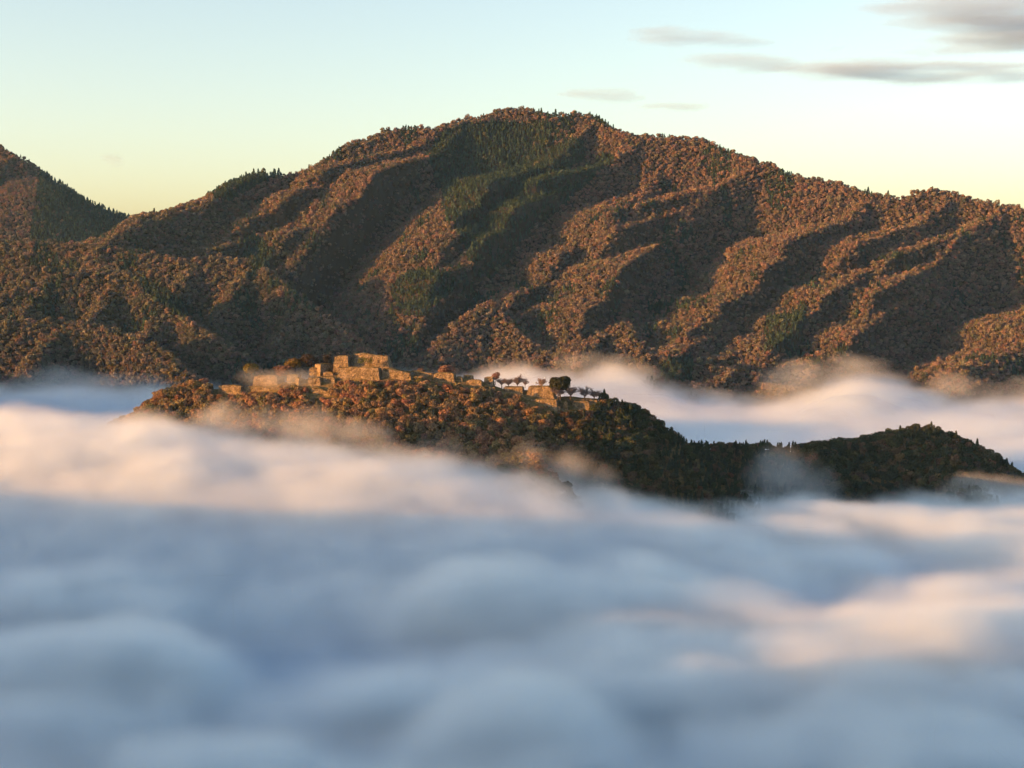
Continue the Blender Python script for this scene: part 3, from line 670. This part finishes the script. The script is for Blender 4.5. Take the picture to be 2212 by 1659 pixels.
# visitors on the walls: one continuous body each, grown from a skeleton
def person(label, px, base, near, coat, turn):
    J = {'pelvis': (0, 0, .93), 'chest': (0, .02, 1.28), 'neck': (0, 0, 1.48), 'head': (0, -.02, 1.60), 'top': (0, 0, 1.74),
         'hipL': (-.1, 0, .88), 'kneeL': (-.11, -.03, .48), 'footL': (-.11, 0, .06), 'toeL': (-.12, -.16, .04), 'hipR': (.1, 0, .88), 'kneeR': (.11, -.01, .48), 'footR': (.12, .03, .06), 'toeR': (.13, -.13, .04),
         'shL': (-.19, 0, 1.40), 'elL': (-.25, .03, 1.12), 'haL': (-.22, -.10, .88), 'shR': (.19, 0, 1.40), 'elR': (.25, .03, 1.12), 'haR': (.22, -.10, .88)}
    Rr = {'pelvis': .15, 'chest': .16, 'neck': .065, 'head': .10, 'top': .085, 'hipL': .10, 'hipR': .10, 'kneeL': .07, 'kneeR': .07, 'footL': .05, 'footR': .05, 'toeL': .04, 'toeR': .04, 'shL': .075, 'shR': .075, 'elL': .05, 'elR': .05, 'haL': .04, 'haR': .04}
    E = [('pelvis', 'chest'), ('chest', 'neck'), ('neck', 'head'), ('head', 'top'), ('pelvis', 'hipL'), ('hipL', 'kneeL'), ('kneeL', 'footL'), ('footL', 'toeL'), ('pelvis', 'hipR'), ('hipR', 'kneeR'), ('kneeR', 'footR'), ('footR', 'toeR'),
         ('chest', 'shL'), ('shL', 'elL'), ('elL', 'haL'), ('chest', 'shR'), ('shR', 'elR'), ('elR', 'haR')]
    ks = list(J); me = bpy.data.meshes.new("person"); me.from_pydata([J[k] for k in ks], [(ks.index(a), ks.index(b)) for a, b in E], []); me.update()
    m, nt, out = mat_new("clothing"); tcd = nt.nodes.new("ShaderNodeTexCoord"); sp = nt.nodes.new("ShaderNodeSeparateXYZ"); nt.links.new(tcd.outputs["Object"], sp.inputs[0])
    rp = nt.nodes.new("ShaderNodeValToRGB"); rp.color_ramp.interpolation = 'CONSTANT'; el = rp.color_ramp.elements
    el[0].position = 0; el[0].color = (.03, .03, .04, 1); el[1].position = .45; el[1].color = (*coat, 1)
    x1 = el.new(.75); x1.color = (.42, .26, .18, 1); x2 = el.new(.83); x2.color = (.02, .016, .014, 1)
    dv = nt.nodes.new("ShaderNodeMath"); dv.operation = 'DIVIDE'; dv.inputs[1].default_value = 2.0; nt.links.new(sp.outputs[2], dv.inputs[0]); nt.links.new(dv.outputs[0], rp.inputs[0])
    bs = nt.nodes.new("ShaderNodeBsdfDiffuse"); nt.links.new(rp.outputs[0], bs.inputs[0]); nt.links.new(bs.outputs[0], out.inputs[0]); me.materials.append(m)
    o_ = link("person", me); o_.location = U(px, base, HDIST(px) - near); o_.rotation_euler.z = turn
    sk = o_.modifiers.new("skin", 'SKIN'); 
    for k, sv in zip(ks, me.skin_vertices[0].data): sv.radius = (Rr[k], Rr[k] * (.75 if k in ('chest', 'pelvis') else 1)); sv.use_root = (k == 'pelvis')
    sb = o_.modifiers.new("smooth", 'SUBSURF'); sb.levels = 1; sb.render_levels = 1
    tag(o_, label, "person"); return o_
person("standing visitor in a pale coat on the keep's tall left block", 733, 765.8, -8, (.62, .55, .45), 0.5)
person("standing visitor in pale clothes on the terrace right of the keep", 856, 801.8, 2, (.65, .6, .52), -0.3)
person("standing visitor in a light jacket on the big bastion's top left corner", 1141, 836.6, 0, (.6, .55, .48), 0.2)

# ------------------------------------------------------------------ the wood on the castle hill
ZHg = hill_h(XH, YH)
rng = np.random.RandomState(19)
x, y = jitter_grid(-540, 840, 1060, 1700, 5.6, rng)
z = bil(ZHg, xh, yh, x, y); px, py = project(x, y, z)
zc = bil(ZHg, xh, yh, x, y - 8)
hx, hy = np.array(hill_top, float).T
crest_y = np.array([HDIST(p) for p in px])
keep = (z > 192) & (px > -60) & (px < 2330) & ((z - zc) / 8 > (z - ZC) / y - 0.15) & (y < crest_y + 16)
ruins = (px > 440) & (px < 1300)
keep &= ~(ruins & (y > crest_y - 13))
x, y, z, px, py = [a[keep] for a in (x, y, z, px, py)]; n = len(x)
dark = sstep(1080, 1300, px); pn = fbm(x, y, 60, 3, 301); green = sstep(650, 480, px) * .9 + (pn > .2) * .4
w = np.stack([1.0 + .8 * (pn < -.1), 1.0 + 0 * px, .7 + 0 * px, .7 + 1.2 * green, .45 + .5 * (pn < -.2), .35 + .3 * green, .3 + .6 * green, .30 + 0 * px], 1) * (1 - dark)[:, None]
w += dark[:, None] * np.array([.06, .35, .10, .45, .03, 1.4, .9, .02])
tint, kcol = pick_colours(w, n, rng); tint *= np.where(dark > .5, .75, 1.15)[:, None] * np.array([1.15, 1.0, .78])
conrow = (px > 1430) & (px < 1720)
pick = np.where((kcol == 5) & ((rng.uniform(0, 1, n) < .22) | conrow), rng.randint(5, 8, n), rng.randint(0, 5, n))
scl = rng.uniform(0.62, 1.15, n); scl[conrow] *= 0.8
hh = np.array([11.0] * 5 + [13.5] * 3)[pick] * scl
ptop = project(x, y, z + hh)[1]; kill = np.zeros(n, bool)
hN = np.array([10.5] * 5 + [13.5] * 3)[pick]
for a, b, t, bo_, D in WALL_RECTS:                                          # only low growth in front of the walls
    over = (px > a - 6) & (px < b + 6) & (y < D + 1) & (py > t)
    room = np.maximum(py - (bo_ - 4), 0) / F * y / hN
    scl = np.where(over & (room < scl), np.maximum(room, 0.0), scl)
kill = scl < 0.22
for a, b, D, dp in FOOT: kill |= (px > a - 2) & (px < b + 2) & (y > D - 1.5) & (y < D + dp + 1)
x, y, z, px, py, tint, kcol, pick, scl = [a[~kill] for a in (x, y, z, px, py, tint, kcol, pick, scl)]; n = len(x)
ftop = bil(FT, fx, fy, x, y)
vis = (px > 8) & (px < 2204) & (z > ftop - 4)
order = np.argsort(np.where(vis, -(scl * np.where(pick >= 5, .9, 1.05)) / y, 1)); single = np.zeros(n, bool); single[order[:300]] = True; single &= vis
rz = rng.uniform(0, 6.28, n)
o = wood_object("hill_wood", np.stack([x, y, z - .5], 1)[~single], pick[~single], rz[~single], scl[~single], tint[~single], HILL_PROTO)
tag(o, "smaller trees of the mixed autumn wood filling the slopes of the castle hill", "wood", kind="stuff")
IND = [bpy.data.objects.new("tree", tree_mesh("tree", broadleaf(80 + k, 300, .85, 5.2, 9.5 + k % 3) if k < 5 else conifer(80 + k, 240, .72, 2.7, 13.5), M_leaf_o, k)) for k in range(8)]
CN = ["rust brown", "dull brown", "tan", "olive", "red brown", "dark green", "mid green", "yellow"]
labels = {}
for i in np.nonzero(single)[0]:
    reg = ("on the hill's left tip" if px[i] < 460 else "below the long low wall" if px[i] < 610 else "below the left walls and gateways" if px[i] < 720 else "below the tall keep" if px[i] < 890 else
           "below the middle of the ridge" if px[i] < 1080 else "below the big bastion" if px[i] < 1215 else "on the slope right of the bastion" if px[i] < 1400 else "on the dark saddle" if px[i] < 1700 else "on the dark knoll" if px[i] < 2000 else "on the dark knoll's far end")
    top_ = np.interp(px[i], hx, hy); q = (py[i] - top_) / 190.0
    lev = "near the crest" if q < .12 else "on the upper slope" if q < .3 else "half way down" if q < .55 else "just above the fog"
    size = "tall" if scl[i] > 1.06 else "large"
    nm = "conifer_tree" if pick[i] >= 5 else "broadleaf_tree"
    lab = f"{size} {CN[kcol[i]]} {'conifer' if pick[i] >= 5 else 'broadleaf tree'} {lev}, {reg}"
    labels.setdefault(lab, []).append((i, nm))
for lab, mem in labels.items():
    for i, nm in mem:
        src = IND[pick[i]]; o_ = src.copy(); o_.name = nm; C.objects.link(o_)
        o_.location = (x[i], y[i], z[i] - .5); o_.rotation_euler = (0, 0, rz[i]); o_.scale = (scl[i],) * 3
        o_["tint"] = (float(tint[i][0]), float(tint[i][1]), float(tint[i][2]), 1.0)
        tag(o_, lab, "tree", "single trees of the wood on the castle hill")
print("hill trees", n, "labels", len(labels), "single", single.sum())

# ------------------------------------------------------------------ clouds
M_cloud = volume_mat("cloud", (0.38, 0.53, 0.78), 1.0)
def cloud(label, px0, px1, py0, py1, Y=9500.0, depth=700.0, vox=(14, 7), fw=.35, name="cloud", mat=None, dens=0.0035, sc=(0.0016, 0.0016, 0.011), cut=0.42, tilt=0.0, seed=0.0):
    a, b = U(px0, py1, Y), U(px1, py0, Y); c = ((a[0] + b[0]) / 2, Y, (a[2] + b[2]) / 2); h = ((b[0] - a[0]) / 2, depth / 2, (b[2] - a[2]) / 2)
    ng = bpy.data.node_groups.new("cloud", 'GeometryNodeTree'); N = ng.nodes.new; Lk = ng.links.new; B = NB(ng)
    ng.interface.new_socket("Geometry", in_out='INPUT', socket_type='NodeSocketGeometry'); ng.interface.new_socket("Geometry", in_out='OUTPUT', socket_type='NodeSocketGeometry')
    gi = N("NodeGroupInput"); go = N("NodeGroupOutput"); pos = N("GeometryNodeInputPosition"); sp = N("ShaderNodeSeparateXYZ"); Lk(pos.outputs[0], sp.inputs[0])
    u = B.m('DIVIDE', sp.outputs[0], h[0]); v = B.m('DIVIDE', sp.outputs[1], h[1]); w_ = B.m('SUBTRACT', B.m('DIVIDE', sp.outputs[2], h[2]), B.m('MULTIPLY', u, tilt))
    r2 = B.m('ADD', B.m('ADD', B.m('POWER', u, 2), B.m('POWER', v, 2)), B.m('POWER', w_, 2))
    mp = N("ShaderNodeVectorMath"); mp.operation = 'MULTIPLY_ADD'; mp.inputs[1].default_value = sc; mp.inputs[2].default_value = (seed, seed * 1.7, 0); Lk(pos.outputs[0], mp.inputs[0])
    no = N("ShaderNodeTexNoise"); no.inputs["Scale"].default_value = 1.0; no.inputs["Detail"].default_value = 5; no.inputs["Roughness"].default_value = .55; Lk(mp.outputs[0], no.inputs["Vector"])
    fall = B.m('MAXIMUM', B.m('SUBTRACT', 1.0, r2), 0)
    d = B.m('MINIMUM', B.m('MAXIMUM', B.m('MULTIPLY', B.m('SUBTRACT', B.m('ADD', no.outputs[0], B.m('MULTIPLY', B.m('SUBTRACT', fall, 0.6), fw)), cut), 4.0), 0), 1)
    dd = B.m('MULTIPLY', B.m('MULTIPLY', d, B.m('MINIMUM', B.m('MULTIPLY', fall, 2.5), 1)), dens)
    vc = N("GeometryNodeVolumeCube"); Lk(dd, vc.inputs["Density"]); vc.inputs["Min"].default_value = (-h[0], -h[1], -h[2]); vc.inputs["Max"].default_value = h
    for k, q in zip(("Resolution X", "Resolution Y", "Resolution Z"), (int(h[0] * 2 / vox[0]) + 8, 16, int(h[2] * 2 / vox[1]) + 8)): vc.inputs[k].default_value = q
    sm = N("GeometryNodeSetMaterial"); sm.inputs["Material"].default_value = mat or M_cloud; Lk(vc.outputs[0], sm.inputs[0]); Lk(sm.outputs[0], go.inputs[0])
    me = new_mesh("cloud", [(-h[0], -h[1], -h[2]), tuple(h)], []); me.materials.append(mat or M_cloud)
    o_ = link(name, me); o_.location = c; o_.modifiers.new("cloud", 'NODES').node_group = ng
    tag(o_, label, name, "thin clouds in the sky" if name == "cloud" else "thin wisps of mist round the castle hill", "stuff"); return o_
ST = dict(sc=(.0011, .0014, .019), fw=.42)
cloud("broad grey blue cloud bank in the upper right corner of the sky", 1760, 2700, -50, 136, 9000, 900, seed=1.3, cut=.40, dens=.0034, tilt=-.10, **ST)
cloud("faint cloud streaks at the top edge left of the cloud bank", 1700, 2330, -6, 64, 10400, 900, seed=8.3, cut=.46, dens=.0012, tilt=-.2, **ST)
cloud("pale cloud layer between the cloud bank and the long dark streak", 1620, 2360, 74, 140, 11800, 900, seed=9.1, cut=.46, dens=.0011, **ST)
cloud("long dark grey cloud streak above the right of the mountain", 1490, 2440, 120, 190, 13200, 900, dens=.0028, cut=.42, tilt=-.22, seed=2.1, **ST)
cloud("pinkish cloud tip at the left end of the long dark streak", 1440, 1780, 108, 162, 14600, 900, dens=.0015, cut=.42, tilt=-.3, seed=2.9, **ST)
cloud("thin pinkish cloud streak left of the cloud bank", 1255, 1760, 54, 112, 16000, 900, dens=.0016, cut=.43, tilt=-.5, seed=3.7, **ST)
cloud("faint pink wisp above the summit", 1150, 1450, 180, 224, 17400, 700, dens=.0013, cut=.45, tilt=-.35, seed=4.4, **ST)
cloud("faint thin wisp right of the summit", 1320, 1570, 218, 246, 18600, 700, dens=.0014, cut=.44, seed=5.9, **ST)
cloud("pale low cloud over the gap between the mountains", 220, 540, 385, 480, 19800, 700, dens=.0007, cut=.45, seed=6.2, **ST)
cloud("tiny slanting wisp above the left mountain's slope", 212, 282, 326, 374, 9500, 300, dens=.0016, cut=.44, tilt=-.5, seed=7.7, **ST)
M_wisp = volume_mat("wisp", (0.80, 0.87, 0.94), 1.0)
def wisp(label, px0, px1, py0, py1, Y, depth, dens, **kw): return cloud(label, px0, px1, py0, py1, Y, depth, vox=(3, 2), name="mist", mat=M_wisp, dens=dens, sc=(.022, .022, .016), **kw)
wisp("faint plume of mist rising over the dark saddle of the hill", 1550, 1840, 945, 1190, 1345, 60, .011, cut=.34, seed=1.1)
wisp("mist drifting over the left walls of the ruins", 470, 720, 785, 850, 1306, 30, .016, cut=.47, tilt=-.2, seed=2.7)
wisp("mist veiling the lower left flank of the castle hill", 220, 960, 850, 1050, 1222, 70, .018, cut=.44, tilt=-.4, seed=3.3)
wisp("warm mist sliding down over the hill foot below the ruins", 780, 1440, 930, 1150, 1195, 60, .014, cut=.42, tilt=-.4, seed=5.5)
wisp("mist creeping up the right end of the dark knoll", 1860, 2330, 1010, 1150, 1400, 80, .014, cut=.36, tilt=.3, seed=4.9)
def far_wisp(label, *a, **kw): return cloud(label, *a, vox=(9, 4), name="mist", mat=M_wisp, sc=(.009, .011, .012), **kw)
far_wisp("pink tinged mist climbing the mountain foot right of the dark pine", 1130, 1520, 752, 850, 2390, 110, dens=.006, cut=.44, tilt=-.35, seed=6.1)
far_wisp("thin mist rising up a gully of the mountain above the dark saddle", 1600, 1960, 750, 900, 2370, 110, dens=.006, cut=.45, tilt=.2, seed=7.3)
far_wisp("ragged mist at the mountain foot near the right edge", 1880, 2400, 790, 930, 2360, 110, dens=.007, cut=.44, tilt=-.3, seed=8.8)
far_wisp("blue shaded mist along the foot of the left foothills", -150, 480, 778, 880, 1880, 120, dens=.006, cut=.43, seed=9.4)


# ------------------------------------------------------------------ air
hm, hnt, hout = mat_new("hazy air")
hv = hnt.nodes.new("ShaderNodeVolumePrincipled"); hv.inputs["Color"].default_value = (0.30, 0.60, 1.0, 1); hv.inputs["Density"].default_value = 1.4e-5; hv.inputs["Anisotropy"].default_value = 0.2
hnt.links.new(hv.outputs[0], hout.inputs["Volume"])
bx = [(-3000, 3000), (-1500, 5200), (140, 900)]
hb = link("haze", new_mesh("haze", [(bx[0][i], bx[1][j], bx[2][k]) for i in (0, 1) for j in (0, 1) for k in (0, 1)],
    [(0, 1, 3, 2), (4, 6, 7, 5), (0, 4, 5, 1), (2, 3, 7, 6), (0, 2, 6, 4), (1, 5, 7, 3)], hm))
tag(hb, "thin blue haze in the air of the whole valley", "haze", kind="stuff")
